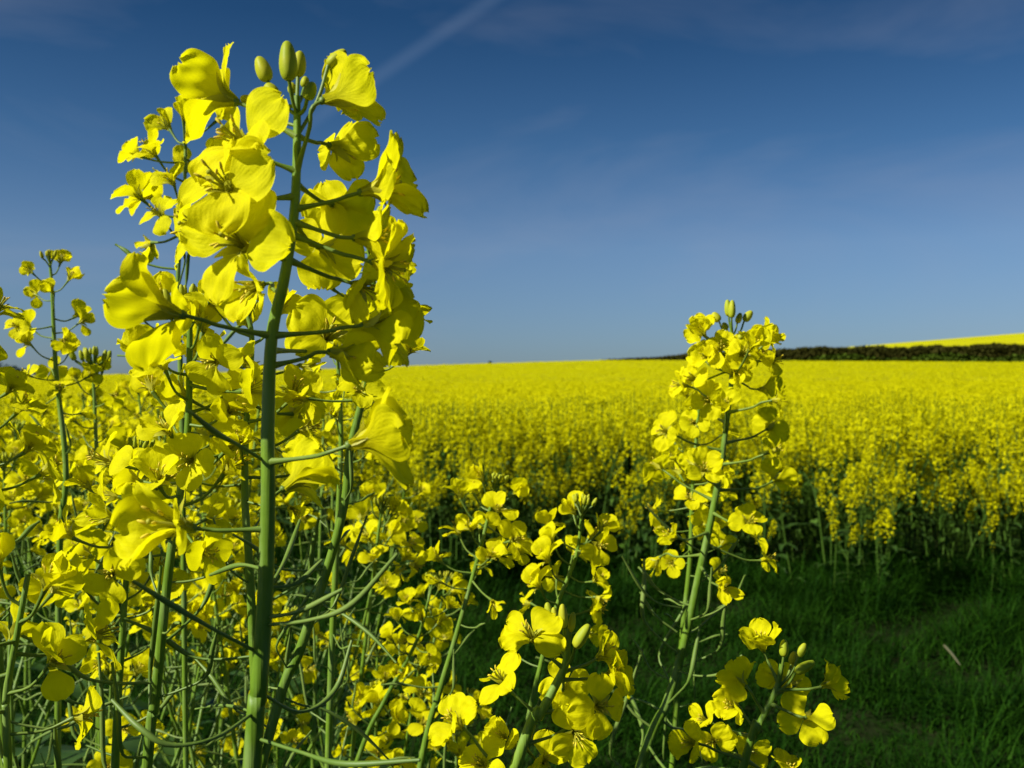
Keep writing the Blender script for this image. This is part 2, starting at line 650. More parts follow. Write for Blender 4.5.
def calyx_into(mb, L, seed, m_sepal=1, m_green=0):
    r = random.Random(seed)
    blob(mb, Vector((0, 0, 0)), Vector((0, 0, 1)), L * 0.06, L * 0.07, m_green, k=6, n=5)
    tube(mb, [Vector((0, 0, 0)), Vector((0, 0, L * 0.3)), Vector((0, 0, L * 0.58))], [L * 0.045, L * 0.036, L * 0.022], m_sepal, 5)
    blob(mb, Vector((0, 0, L * 0.6)), Vector((0, 0, 1)), L * 0.03, L * 0.045, m_sepal, k=5, n=4)
    for q in range(4):
        a = q * math.pi / 2
        tmp = MB()
        V, Fc = [], []
        lean = r.uniform(15, 55)
        for i in range(5):
            t = i / 4
            ar = math.radians(85 - (85 - (90 - lean)) * t)
            w = 0.09 * math.sin(math.pi * (0.18 + 0.75 * t))
            x = 0.05 + t * 0.48 * math.cos(ar)
            z = t * 0.48 * math.sin(ar)
            for j, v in enumerate((-1, 0, 1)):
                V.append((x * L + (0.03 * L * abs(v) * -1 if v else 0), w * v * L, z * L))
        Fc = [(i * 3 + j, (i + 1) * 3 + j, (i + 1) * 3 + j + 1, i * 3 + j + 1) for i in range(4) for j in range(2)]
        tmp.add(V, Fc, m_sepal)
        mb.merge(tmp, Matrix.Rotation(a, 4, 'Z'))


LIMB = {'open': (0, 22), 'half': (28, 48), 'cup': (62, 76), 'wilt': (58, 76)}
PETAL_ANG = (42, 138, 222, 318)

# shared petals (unit length, scaled per flower)
PETALS = {}
for st, (lo, hi) in LIMB.items():
    PETALS[st] = []
    for q in range(9):
        mb = MB()
        petal_into(mb, 1.0, lo + (hi - lo) * q / 8, 100 + q * 7 + lo, nu=21, nv=19, width=.55 if st == 'wilt' else 1.0)
        PETALS[st].append(mb.mesh("petal", [M_PETAL]))
STAMENS = []
for q in range(4):
    mb = MB()
    stamens_into(mb, 1.0, q, k=5)
    STAMENS.append(mb.mesh("stamens", [M_SEPAL, M_ANTHER]))


def basis(n, roll):
    n = n.normalized()
    up = Vector((0, 0, 1)) if abs(n.z) < 0.95 else Vector((0, -1, 0))
    X = up.cross(n).normalized()
    Y = n.cross(X)
    c, s = math.cos(roll), math.sin(roll)
    X2, Y2 = X * c + Y * s, Y * c - X * s
    return Matrix(((X2.x, Y2.x, n.x, 0), (X2.y, Y2.y, n.y, 0), (X2.z, Y2.z, n.z, 0), (0, 0, 0, 1)))


def detailed_flower(plant, base_w, n, roll, L, stage, attach_w, sag=0.0, r0=0.00048):
    """flower with its stalk as one part; petals and stamens as sub-parts. World coordinates."""
    inv = plant_inv(plant)
    M = Matrix.Translation(base_w) @ basis(n, roll)
    Mi = M.inverted()
    mb = MB()
    calyx_into(mb, L, random.randint(0, 9999))
    a = Mi @ attach_w
    d = a.length
    nd = (base_w - attach_w)
    mid = attach_w + nd * 0.5 + Vector((0, 0, -sag * d))
    m1 = base_w - n.normalized() * d * 0.22
    P = catmull([a, (Mi @ mid) * 0.75 + (Mi @ m1) * 0.25, (Mi @ m1) * 0.6 + (Mi @ mid) * 0.1 + a * 0.05, Vector((0, 0, 0))], 12)
    tube(mb, P, [r0 * (1.05 + 1.1 * max(0, 1 - i / 1.5) - 0.15 * i / 11) for i in range(11)] + [r0 * 1.3], 0, 7)
    fl = link("flower", mb.mesh("flower_stalk", [M_STALK, M_SEPAL]), plant, inv @ M)
    rr = random.Random(random.randint(0, 99999))
    for q, ang in enumerate(PETAL_ANG):
        S = Matrix.Diagonal((L * rr.uniform(.93, 1.07), L * rr.uniform(.95, 1.12), L, 1))
        tilt = Matrix.Rotation(math.radians(rr.uniform(-20, 14)), 4, 'Y') @ Matrix.Rotation(math.radians(rr.uniform(-24, 24)), 4, 'X')
        Mp = Matrix.Rotation(math.radians(ang + rr.uniform(-9, 9)), 4, 'Z') @ tilt @ S
        link("petal", rr.choice(PETALS[stage]), fl, Mp)
    link("stamens", rr.choice(STAMENS), fl, Matrix.Diagonal((L, L, L, 1)))
    return fl


def plant_inv(plant):
    return Matrix.Translation(-Vector(plant.location))


# simple flowers: stalk + calyx + petals + stamens in one shared mesh; local frame: attach point at origin, +X outward, +Z along stem
def simple_flower_mesh(stage, seed, stalk, rise, L=0.0125):
    r = random.Random(seed)
    mb = MB()
    tipx, tipz = stalk * math.cos(math.radians(rise)), stalk * math.sin(math.radians(rise))
    tip = Vector((tipx, 0, tipz))
    face = math.radians({'open': r.uniform(5, 50), 'half': r.uniform(15, 60), 'cup': r.uniform(45, 75), 'wilt': r.uniform(-25, 30)}[stage])
    side = r.uniform(-.5, .5)
    n = Vector((math.cos(face), side, math.sin(face))).normalized()
    P = catmull([Vector((0, 0, 0)), Vector((tipx * .55, 0, tipz * .35 - 0.0008)), tip], 7)
    tube(mb, P, [0.0007, .00058, .00052, .0005, .0005, .00058, .0009], 1, 5)
    M = Matrix.Translation(tip) @ basis(n, r.uniform(0, 6.28))
    c = MB()
    calyx_into(c, L, seed)
    mb.merge(c, M, {0: 1, 1: 2})
    lo, hi = LIMB[stage]
    for ang in PETAL_ANG:
        p = MB()
        petal_into(p, L * r.uniform(.92, 1.08), r.uniform(lo, hi), r.randint(0, 99999), nu=10, nv=9, width=.5 if stage == 'wilt' else r.uniform(.85, 1.08))
        tilt = Matrix.Rotation(math.radians(r.uniform(-24, 20)), 4, 'Y') @ Matrix.Rotation(math.radians(r.uniform(-26, 26)), 4, 'X')
        mb.merge(p, M @ Matrix.Rotation(math.radians(ang + r.uniform(-9, 9)), 4, 'Z') @ tilt)
    s = MB()
    stamens_into(s, L, seed)
    mb.merge(s, M, {0: 2, 1: 3})
    return mb.mesh("flower", [M_PETAL, M_STALK, M_SEPAL, M_ANTHER])


SFLOW = {'wilt': [simple_flower_mesh('wilt', 60 + i, 0.020 + 0.001 * i, 12 - 6 * i, .0105) for i in range(3)],
         'cup': [simple_flower_mesh('cup', 10 + i, 0.013 + 0.001 * i, 50 - 4 * i, 0.0115) for i in range(3)],
         'half': [simple_flower_mesh('half', 20 + i, 0.017 + 0.001 * i, 35 - 4 * i) for i in range(5)],
         'open': [simple_flower_mesh('open', 30 + i, 0.019 + 0.0008 * i, 24 - 4 * i) for i in range(8)]}


def pod_mesh(seed, stalk, pod, rise):
    r = random.Random(seed)
    mb = MB()
    a = math.radians(rise)
    d1 = Vector((math.cos(a), 0, math.sin(a)))
    bend = r.uniform(-25, 70)
    a2 = math.radians(min(rise + bend, 85))
    d2 = Vector((math.cos(a2), r.uniform(-.25, .25), math.sin(a2)))
    p1 = d1 * stalk
    P = catmull([Vector((0, 0, 0)), p1 * .5 - Vector((0, 0, .001)), p1, p1 + d2 * pod * .5 + Vector((0, 0, pod * .05)), p1 + d2 * pod], 16)
    R = []
    for i in range(16):
        t = i / 15
        if t < .48:
            R.append(.00046)
        elif t < .88:
            R.append(.00050 + .00040 * math.sin(math.pi * (t - .48) / .40) ** .6)
        else:
            R.append(.0004)
    R[-1] = .0005
    tube(mb, P, R, 0, 6)
    return mb.mesh("seed_pod", [M_POD])


PODS = [pod_mesh(50 + i, 0.016 + .0015 * (i % 4), 0.010 + 0.0045 * i, (25, 10, 35, 0, 20, 15, 30, 5)[i]) for i in range(8)]


def bud_mesh(seed, stalk, L):
    mb = MB()
    P = catmull([Vector((0, 0, 0)), Vector((stalk * .25, 0, stalk * .55)), Vector((stalk * .42, 0, stalk))], 6)
    tube(mb, P, [.0006] * 6, 1, 5)
    blob(mb, P[-1] + Vector((L * .12, 0, L * .9)), Vector((.2, 0, 1)), L, L * .42, 0, k=10, n=9, lobes=.05)
    return mb.mesh("bud", [M_BUD, M_STALK])


BUDS = [bud_mesh(i, 0.005 + .0018 * i, 0.0021 + .00042 * i) for i in range(5)]


def budcluster_mesh(seed):
    r = random.Random(seed)
    mb = MB()
    for i in range(11):
        a = i * 2.4
        q = i / 10
        rad, h = .0012 + .0062 * q, .004 + .004 * (1 - q) + r.uniform(-.001, .0015)
        d = Vector((math.cos(a) * rad, math.sin(a) * rad, h))
        tube(mb, [Vector((0, 0, -.004 * q)), d * .6, d], [.0006] * 3, 1, 4)
        ax = Vector((math.cos(a) * .45 * q, math.sin(a) * .45 * q, 1))
        L = .0018 + .0016 * q
        blob(mb, d + ax.normalized() * L, ax, L, L * .45, 0, k=7, n=6, lobes=.05)
    return mb.mesh("bud_cluster", [M_BUD, M_STALK])


BUDCL = [budcluster_mesh(i) for i in range(4)]


def leaf_mesh(seed, L):
    r = random.Random(seed)
    mb = MB()
    nu, nv = 10, 5
    V, x, z = [], 0, 0
    for i in range(nu):
        t = i / (nu - 1)
        ang = math.radians(45 - 85 * t)
        if i:
            x += L * math.cos(ang) / (nu - 1)
            z += L * math.sin(ang) / (nu - 1)
        w = L * .17 * math.sin(math.pi * (.08 + .90 * t) ** .75) * (1 + .15 * math.sin(11 * t + seed))
        for j in range(nv):
            v = -1 + j / 2
            V.append((x, w * v, z + L * .03 * v * v + .01 * L * math.sin(8 * t + 3 * v + seed)))
    Fc = [(i * nv + j, (i + 1) * nv + j, (i + 1) * nv + j + 1, i * nv + j + 1) for i in range(nu - 1) for j in range(nv - 1)]
    mb.add(V, Fc, 0)
    return mb.mesh("leaf", [M_LEAF])


LEAVES = [leaf_mesh(i, .08 + .022 * i) for i in range(5)]


# ------------------------------------------------------------------ plants
def at(px, py, Y):
    return Vector(((px - 512) / F * Y, Y, EYE + (384 - py) / F * Y))


class Stem:
    """polyline from the tip downward, arc-length addressable"""

    def __init__(self, pts, n=60):
        self.P = catmull(pts, n)
        self.s = [0.0]
        for i in range(1, n):
            self.s.append(self.s[-1] + (self.P[i] - self.P[i - 1]).length)
        self.len = self.s[-1]

    def point(self, s):
        s = max(0, min(s, self.len))
        for i in range(1, len(self.s)):
            if self.s[i] >= s:
                u = (s - self.s[i - 1]) / max(1e-9, self.s[i] - self.s[i - 1])
                return self.P[i - 1].lerp(self.P[i], u), (self.P[i - 1] - self.P[i]).normalized()
        return self.P[-1], (self.P[-2] - self.P[-1]).normalized()

    def at_py(self, py):
        best = None
        for p in self.P:
            q = 384 - (p.z - EYE) / p.y * F
            if best is None or abs(q - py) < best[0]:
                best = (abs(q - py), p)
        return best[1]


def frame_at(p, t, az):
    """frame with +Z along the stem tip direction, +X outward at azimuth az"""
    ref = Vector((1, 0, 0))
    X = (ref - t * ref.dot(t)).normalized()
    Y = t.cross(X)
    X2 = X * math.cos(az) + Y * math.sin(az)
    Y2 = t.cross(X2)
    return Matrix(((X2.x, Y2.x, t.x, p.x), (X2.y, Y2.y, t.y, p.y), (X2.z, Y2.z, t.z, p.z), (0, 0, 0, 1)))


def radius_at(s, r_top, r_bot, ramp):
    return r_top + (r_bot - r_top) * min(1, s / ramp) ** 0.8


def stem_into(mb, st, r_top, r_bot, ramp, k=10):
    tube(mb, st.P, [radius_at(s, r_top, r_bot, ramp) for s in st.s], 0, k)


def raceme(plant, inv, st, rnd, n_fl, z0, z1, n_pod, zp, scale=1.0, r_top=.0009, r_bot=.003, ramp=.3, buds='cluster',
           detailed=False, budk=1.0, az0=None):
    az = rnd.uniform(0, 6.28) if az0 is None else az0
    p, t = st.point(0)
    if buds == 'cluster':
        link("bud_cluster", rnd.choice(BUDCL), plant, inv @ frame_at(p, t, az) @ Matrix.Scale(scale * budk * rnd.uniform(.6, .95), 4))
    for i in range(n_fl):
        u = (i + .5) / n_fl
        s = z0 + (z1 - z0) * u + rnd.uniform(-.002, .002)
        az += 2.399 + rnd.uniform(-.35, .35)
        p, t = st.point(s)
        if u < .16:
            stg = 'cup'
        elif u < .42:
            stg = rnd.choice(('half', 'half', 'cup', 'open'))
        else:
            stg = rnd.choice(('open', 'half', 'half')) if u < .80 else rnd.choice(('wilt', 'wilt', 'open'))
        fr = frame_at(p, t, az) @ Matrix.Rotation(math.radians(rnd.uniform(-14, 18)), 4, 'Y')
        k = scale * rnd.uniform(.88, 1.12)
        if detailed:
            ln = k * (.013 + .011 * min(1, u * 2.2))
            out = (fr.to_3x3() @ Vector((1, 0, 0))).normalized()
            upv = t
            base = p + out * ln * .95 + upv * ln * (.5 - .55 * u)
            up_f = {'cup': 1.3, 'half': .7, 'open': .45, 'wilt': .1}[stg] * rnd.uniform(.4, 1.2)
            n = (out + upv * up_f + Vector((rnd.uniform(-.45, .45), rnd.uniform(-.45, .45), rnd.uniform(-.3, .3)))).normalized()
            detailed_flower(plant, base, n, rnd.uniform(0, 6.28), .0090 * k, stg, p, sag=.05, r0=.00055)
        else:
            link("flower", rnd.choice(SFLOW[stg]), plant, inv @ fr @ Matrix.Scale(k, 4))
    for i in range(n_pod):
        s = z1 + .006 + (zp - z1) * (i + rnd.uniform(.2, .8)) / n_pod
        az += 2.399 + rnd.uniform(-.5, .5)
        p, t = st.point(s)
        q = PODS[min(7, max(0, int(7.5 * (i / max(1, n_pod - 1)) + rnd.uniform(-1.5, 1.5))))]
        fr = frame_at(p, t, az) @ Matrix.Rotation(math.radians(rnd.uniform(-22, 22)), 4, 'Y')
        link("seed_pod", q, plant, inv @ fr @ Matrix.Scale(scale * rnd.uniform(.85, 1.2), 4))


def ground_pts(pts, lean=0.02, rnd=random):
    """continue a stem below the picture, down to the soil"""
    a, b = pts[-2], pts[-1]
    d = (b - a).normalized()
    out = list(pts)
    z = b.z
    p = b.copy()
    k = 0
    while z > 0.0:
        step = min(.16, z)
        d = (d * .72 + Vector((0, .05, -1)) * .28).normalized()
        sc = step / max(.2, -d.z)
        p = p + d * sc
        z = p.z
        out.append(p.copy())
        if step == z or p.z <= 0.001:
            break
        k += 1
        if k > 20:
            break
    out[-1].z = 0.0
    return out


def leaves_on(plant, inv, st, rnd, n, s0):
    for i in range(n):
        s = s0 + (st.len - s0) * (i + rnd.uniform(.1, .6)) / n * .9
        p, t = st.point(s)
        link("leaf", rnd.choice(LEAVES), plant, inv @ frame_at(p, t, rnd.uniform(0, 6.28)))


def make_plant(pts_px, Y, label, n_fl, zone, n_pod, pod_end, r_top, r_bot, ramp=.25, scale=1.0, detailed=False, seed=1,
               buds='cluster', depth_down=0.0, group=None, leaf_n=3, name="rapeseed_plant", z0=.006, budk=1.0):
    rnd = random.Random(seed)
    n = len(pts_px)
    pts = [at(q[0], q[1], q[2] if len(q) > 2 else Y + depth_down * i / n) for i, q in enumerate(pts_px)]
    pts = ground_pts(pts)
    st = Stem(pts, 90)
    base = st.P[-1]
    pl = thing(name, base, label, "plant", group)
    inv = plant_inv(pl)
    mb = MB()
    stem_into(mb, st, r_top, r_bot, ramp)
    me = mb.mesh("stem", [M_STEM])
    link("stem", me, pl, inv)
    if n_fl or n_pod:
        raceme(pl, inv, st, rnd, n_fl, z0, zone, n_pod, pod_end, scale, detailed=detailed, buds=buds, budk=budk)
    if leaf_n:
        leaves_on(pl, inv, st, rnd, leaf_n, max(pod_end, .45))
    return pl, st, inv


def add_bud(plant, inv, st, px, py, dY, Lpx, Wpx, tilt, attach_py, Y):
    """tilt: lean of the bud's tip to the right in degrees"""
    c = at(px, py, Y + dY)
    ax = Vector((math.sin(math.radians(tilt)), 0.05, math.cos(math.radians(tilt))))
    L, W = Lpx / F * Y / 2, Wpx / F * Y / 2
    mb = MB()
    base = c - ax * L
    a = st.at_py(attach_py)
    P = catmull([a, a.lerp(base, .55) + Vector(((base.x - a.x) * .12, 0, -.0006)), base], 9)
    tube(mb, P, [.00045] * 9, 1, 6)
    blob(mb, c, ax, L, W, 0, k=16, n=14, lobes=.05)
    link("bud", mb.mesh("bud", [M_BUD, M_STALK]), plant, inv)


def add_curve_pod(plant, inv, pts, r=0.0008, fat=0.0):
    mb = MB()
    P = catmull(pts, 20)
    R = []
    for i in range(20):
        t = i / 19
        R.append(r + (fat * math.sin(math.pi * (t - .4) / .55) if fat and .4 < t < .95 else 0))
    R[-1] = r * .9
    tube(mb, P, R, 0, 8)
    link("seed_pod", mb.mesh("seed_pod", [M_POD]), plant, inv)


def hero(plant, inv, st, Y, lst, k=1.0):
    for (cx, cy, dY, n, roll, L, stage, apy) in lst:
        nw = Vector((n[0], -n[2], n[1])).normalized()
        L = L * .001 * k
        c = at(cx, cy, Y + dY)
        base = c - nw * L * (.45 if stage == 'open' else .55)
        detailed_flower(plant, base, nw, math.radians(roll), L, stage, st.at_py(apy), sag=.03)


# ================================================================== terrain
def ridge(x):
    return np.interp(x, [-400, -77, -47, -12, 13, 28, 77, 400], [-3.0, .45, 1.8, 3.15, 3.9, 3.85, 3.6, 3.2])


def terrain(x, y):
    x, y = np.asarray(x, float), np.asarray(y, float)
    s = np.clip((y - 9) / 141, 0, 1) ** 1.25
    front = ridge(x) * s
    hill_y = 320.0
    zh = .35 + 1.25 + (384 - (347 - ((512 + x / hill_y * F) - 860) * .079)) * .001 * hill_y - .9
    zh = np.clip(zh, -6, 26)
    u = np.clip((y - 165) / 155, 0, 1)
    u = u * u * (3 - 2 * u)
    dip = -2.2 * np.exp(-((y - 185) / 22.0) ** 2) * (y > 150) * np.clip((y - 150) / 15, 0, 1)
    back = ridge(x) * (1 - u) + zh * u + dip - np.clip(y - 325, 0, 3000) * .035
    return np.where(y <= 150, front, back)


def grid_mesh(name, xs, ys, zoff, mat, uvz=None):
    X, Yg = np.meshgrid(xs, ys)
    Z = terrain(X, Yg) + (zoff(X, Yg) if callable(zoff) else zoff)
    V = np.stack([X.ravel(), Yg.ravel(), Z.ravel()], 1)
    nx, ny = len(xs), len(ys)
    i, j = np.meshgrid(np.arange(ny - 1), np.arange(nx - 1), indexing='ij')
    a = (i * nx + j).ravel()
    Fc = np.stack([a, a + 1, a + nx + 1, a + nx], 1)
    mb = MB()
    mb.add(V, Fc, 0)
    return mb.mesh(name, [mat])


def sgeo(a, b, n):
    return np.sign(a) * np.geomspace(abs(a), abs(b), n)


xs = np.concatenate([-np.geomspace(1500, 2, 50), np.linspace(-1.8, 1.8, 10), np.geomspace(2, 1500, 50)])
ys = np.concatenate([[-300, -60, -15, -5, -1], np.geomspace(1.0, 150, 60), np.geomspace(152, 360, 50), np.geomspace(380, 3500, 14)])
gr = link("ground", grid_mesh("ground", xs, ys, 0.0, M_GROUND))
gr['kind'] = 'structure'
gr['label'] = "dark soil and turf under the crop and the path"

EDGE = 6.2            # distance of the far crop's front edge


def edge_y(x):
    return EDGE - .06 * x + .20 * np.sin(x * 2.3) + .14 * np.sin(x * 5.1 + 1)


# ------------------------------------------------------------------ grass
def quads_mesh(name, V4, var, mats, midx=None):
    """V4: (n,4,3) quads as one mesh with a per-face random 'var'"""
    n = len(V4)
    me = bpy.data.meshes.new(name)
    me.vertices.add(n * 4)
    me.vertices.foreach_set("co", V4.astype(np.float32).ravel())
    me.loops.add(n * 4)
    me.loops.foreach_set("vertex_index", np.arange(n * 4, dtype=np.int32))
    me.polygons.add(n)
    me.polygons.foreach_set("loop_start", (np.arange(n) * 4).astype(np.int32))
    if midx is not None:
        me.polygons.foreach_set("material_index", midx.astype(np.int32))
    for m in mats:
        me.materials.append(m)
    a = me.attributes.new("var", 'FLOAT', 'FACE')
    a.data.foreach_set("value", var.astype(np.float32))
    me.update(calc_edges=True)
    return me


def grass_blades(x, y, h, w, lean):
    n = len(x)
    z = terrain(x, y)
    az = rng.uniform(0, 2 * np.pi, n)
    dx, dy = np.cos(az), np.sin(az)
    bend = lean * rng.uniform(.2, 1.3, n)
    saz = az + np.pi / 2 + rng.uniform(-.5, .5, n)
    sx, sy = np.cos(saz) * w / 2, np.sin(saz) * w / 2
    P = []
    for t, wk in ((0, 1), (.5, .85), (1, .1)):
        P.append((x + dx * bend * h * t * t, y + dy * bend * h * t * t, z + h * (t - .35 * bend * t * t), wk))
    out = []
    for k in (0, 1):
        (xa, ya, za, wa), (xb, yb, zb, wb) = P[k], P[k + 1]
        q = np.stack([np.stack([xa - sx * wa, ya - sy * wa, za], 1), np.stack([xa + sx * wa, ya + sy * wa, za], 1),
                      np.stack([xb + sx * wb, yb + sy * wb, zb], 1), np.stack([xb - sx * wb, yb - sy * wb, zb], 1)], 1)
        out.append(q)
    var = np.where(rng.uniform(0, 1, n) < .88, rng.uniform(0, .32, n), rng.uniform(.5, .9, n))
    return np.concatenate(out), np.tile(var, 2)


def tuft_noise(x, y):
    return .5 + .25 * np.sin(x * 5.3 + 2 * np.sin(y * 3.1)) + .25 * np.sin(y * 6.7 + 1.7 * np.sin(x * 4.3) + 1)


Q, W = [], []
n = 150000
x = rng.uniform(-4.0, 4.4, n)
y = rng.uniform(2.3, 7.0, n)
tn = tuft_noise(x, y) * (.55 + .45 * tuft_noise(2.3 * x + 4, 2.1 * y))
keep = rng.uniform(0, 1, n) < .35 + .65 * tn
x, y, tn = x[keep], y[keep], tn[keep]
h = (.035 + .30 * tn ** 1.3 * rng.uniform(.3, 1.15, len(x)) ** 1.3) * (1 + .75 * np.clip((y - edge_y(x) + .9), 0, .9))
h = h * np.where(rng.uniform(0, 1, len(x)) < .08, 1.7, 1.0)
q, v = grass_blades(x, y, h, rng.uniform(.0035, .0085, len(x)), 1.25)
Q.append(q)
W.append(v)
n = 30000
x = rng.uniform(-3.0, 3.0, n)
y = rng.uniform(-.5, 2.4, n)
q, v = grass_blades(x, y, .06 + .12 * rng.uniform(0, 1, n), rng.uniform(.003, .006, n), .8)
Q.append(q)
W.append(v)
gs = link("grass", quads_mesh("grass", np.concatenate(Q), np.concatenate(W), [M_GRASS]))
tag(gs, "dark green tufted grass growing on the path between the crops", "grass", None, "stuff")

# ------------------------------------------------------------------ far crop (a mass nobody could count)
def rand_dirs(n, up=0.5):
    d = rng.normal(size=(n, 3))
    d[:, 2] = np.abs(d[:, 2]) + up
    d[:, 1] -= .35
    return d / np.linalg.norm(d, axis=1)[:, None]


def facing_quads(C, size, up=.5):
    n = len(C)
    d = rand_dirs(n, up)
    r = rng.normal(size=(n, 3))
    a = np.cross(d, r)
    a /= np.linalg.norm(a, axis=1)[:, None]
    b = np.cross(d, a)
    s = (size / 2)[:, None]
    k = rng.uniform(.55, 1.0, n)[:, None]
    jit = lambda: 1 + rng.uniform(-.25, .25, (n, 1))
    return np.stack([C - a * s * jit(), C - b * s * k * jit(), C + a * s * jit(), C + b * s * k * jit()], 1)


def heads(x, y, top, nf, rad, hgt, fs, up=.5):
    n = len(x)
    base = np.stack([x, y, terrain(x, y) + top], 1)
    C = np.repeat(base, nf, 0)
    a = rng.uniform(0, 2 * np.pi, n * nf)
    t = rng.uniform(0, 1, n * nf)
    rr = rad * np.sqrt(rng.uniform(0.1, 1, n * nf)) * (.45 + .55 * np.sqrt(t))
    C[:, 0] += rr * np.cos(a)
    C[:, 1] += rr * np.sin(a)
    C[:, 2] -= t * hgt
    return facing_quads(C, fs * rng.uniform(.7, 1.25, n * nf), up)


def wavy(x, y):
    return .05 * np.sin(x * 1.7 + np.sin(y * 1.1)) + .045 * np.sin(y * 2.9 + 1.3 * np.sin(x * .9)) + .03 * np.sin(x * 4.1 + y * 1.3)


def scatter(y0, y1, dens):
    area_w = lambda yy: 1.16 * yy + 2.0
    n = int(dens * .5 * (area_w(y0) + area_w(y1)) * (y1 - y0))
    # density even over the wedge
    yy = np.sqrt(rng.uniform(y0 ** 2, y1 ** 2, n))
    xx = rng.uniform(-.5, .5, n) * area_w(yy)
    return xx, yy


Q, W, MI = [], [], []


def push(q, var, mi):
    Q.append(q)
    W.append(var)
    MI.append(np.full(len(q), mi))


x, y = scatter(6.8, 12, 165)
k = y > edge_y(x) + .75
x, y = x[k], y[k]
top = .97 + wavy(x, y) + rng.normal(0, .05, len(x))
q = heads(x, y, top, 30, .036, .17, .023)
push(q, rng.uniform(0, .32, len(q)), 0)
# stems under these heads
for _ in range(1):
    n = len(x)
    lx, ly = rng.normal(0, .05, n), rng.normal(0, .05, n)
    zt = terrain(x, y)
    w = .0035
    q = np.stack([np.stack([x + lx - w, y + ly, zt], 1), np.stack([x + lx + w, y + ly, zt], 1),
                  np.stack([x + w * .6, y, zt + top], 1), np.stack([x - w * .6, y, zt + top], 1)], 1)
    push(q, rng.uniform(0, .5, n), 1)
# leaves in the dark below
n = 9000
lx = rng.uniform(-5, 5, n)
ly = rng.uniform(6.6, 9.5, n)
C = np.stack([lx, ly, rng.uniform(.15, .75, n)], 1)
q = facing_quads(C, rng.uniform(.03, .09, n), .3)
push(q, rng.uniform(0, .5, n), 1)
x, y = scatter(12, 30, 60)
q = heads(x, y, .97 + .8 * wavy(x, y) + rng.normal(0, .03, len(x)), 20, .06, .10, .034, 1.0)
push(q, rng.uniform(0, .4, len(q)), 0)
x, y = scatter(30, 75, 16)
q = heads(x, y, .97 + .5 * wavy(x, y) + rng.normal(0, .025, len(x)), 6, .12, .07, .080, 2.5)
push(q, rng.uniform(.20, .45, len(q)), 0)
x, y = scatter(75, 152, 2.2)
q = heads(x, y, .97 + rng.normal(0, .03, len(x)), 5, .25, .05, .17, 3.5)
push(q, rng.uniform(.20, .45, len(q)), 0)
crop = link("rapeseed_crop", quads_mesh("rapeseed_crop", np.concatenate(Q), np.concatenate(W), [M_CROPFL, M_CROPGR], np.concatenate(MI)))
tag(crop, "solid yellow flowering rapeseed crop filling the wide field beyond the path", "crop", None, "stuff")
xs = np.concatenate([-np.geomspace(260, 3, 60), np.linspace(-2.5, 2.5, 10), np.geomspace(3, 260, 60)])
cv = link("crop_canopy", grid_mesh("crop_canopy", xs, np.geomspace(8.0, 153, 110), lambda X, Yg: .89 + .7 * wavy(X, Yg) * (Yg < 60) + (Yg > 20) * .03, M_CANOPY), crop)
up = link("hill_crop", grid_mesh("hill_crop", np.linspace(-160, 420, 90), np.linspace(172, 345, 60), .9, M_CANOPY))
tag(up, "strip of yellow crop on the rise above the dark hedge", "crop", None, "stuff")

# ------------------------------------------------------------------ hedge and far trees
def clumpy(n, fn, size):
    C = fn(n)
    return facing_quads(C, size * rng.uniform(.6, 1.4, n), .1)


hx = np.array([12, 15, 22, 26, 30, 42, 52, 60, 70, 77, 95, 130])
hh = np.array([.35, .7, 1.0, 1.5, 1.8, 2.5, 2.8, 2.85, 3.1, 3.4, 3.5, 3.6])


def hedge_pts(n):
    xx = rng.uniform(14, 130, n)
    H = np.interp(xx, hx, hh) * (1 + .04 * np.sin(xx * .7) + .03 * np.sin(xx * 2.1 + 1) + .03 * np.sin(xx * 9.1))
    t = rng.uniform(0, 1, n)
    yy = 155.5 + rng.normal(0, .8, n) * (1 - .4 * t)
    zz = terrain(xx, yy) + .2 + (H + .35) * t
    return np.stack([xx, yy, zz], 1)


hq = clumpy(90000, hedge_pts, .42)
hz = hq[:, :, 2].mean(1) - terrain(hq[:, :, 0].mean(1), hq[:, :, 1].mean(1))
hH = np.interp(hq[:, :, 0].mean(1), hx, hh)
low = hz < .70 * hH + .35 * np.sin(hq[:, :, 0].mean(1) * .4)
hedge = thing("hedge", (70, 155.5, float(terrain(70, 155.5))), "long dark brown-green hedge along the top of the yellow field", "hedge")
inv = plant_inv(hedge)
link("foliage", quads_mesh("hedge_foliage", hq, rng.uniform(0, .5, len(hq)), [M_HEDGE, M_BANK], low.astype(int)), hedge, inv)
mb = MB()
for xx in np.arange(22, 128, 2.3):
    g = float(terrain(xx, 155.5))
    H = float(np.interp(xx, hx, hh))
    tube(mb, [Vector((xx, 155.5, g)), Vector((xx + .1, 155.5, g + H * .5)), Vector((xx, 155.6, g + H * .9))], [.09, .07, .03], 0, 5)
link("branches", mb.mesh("hedge_branches", [M_BARK]), hedge, inv)


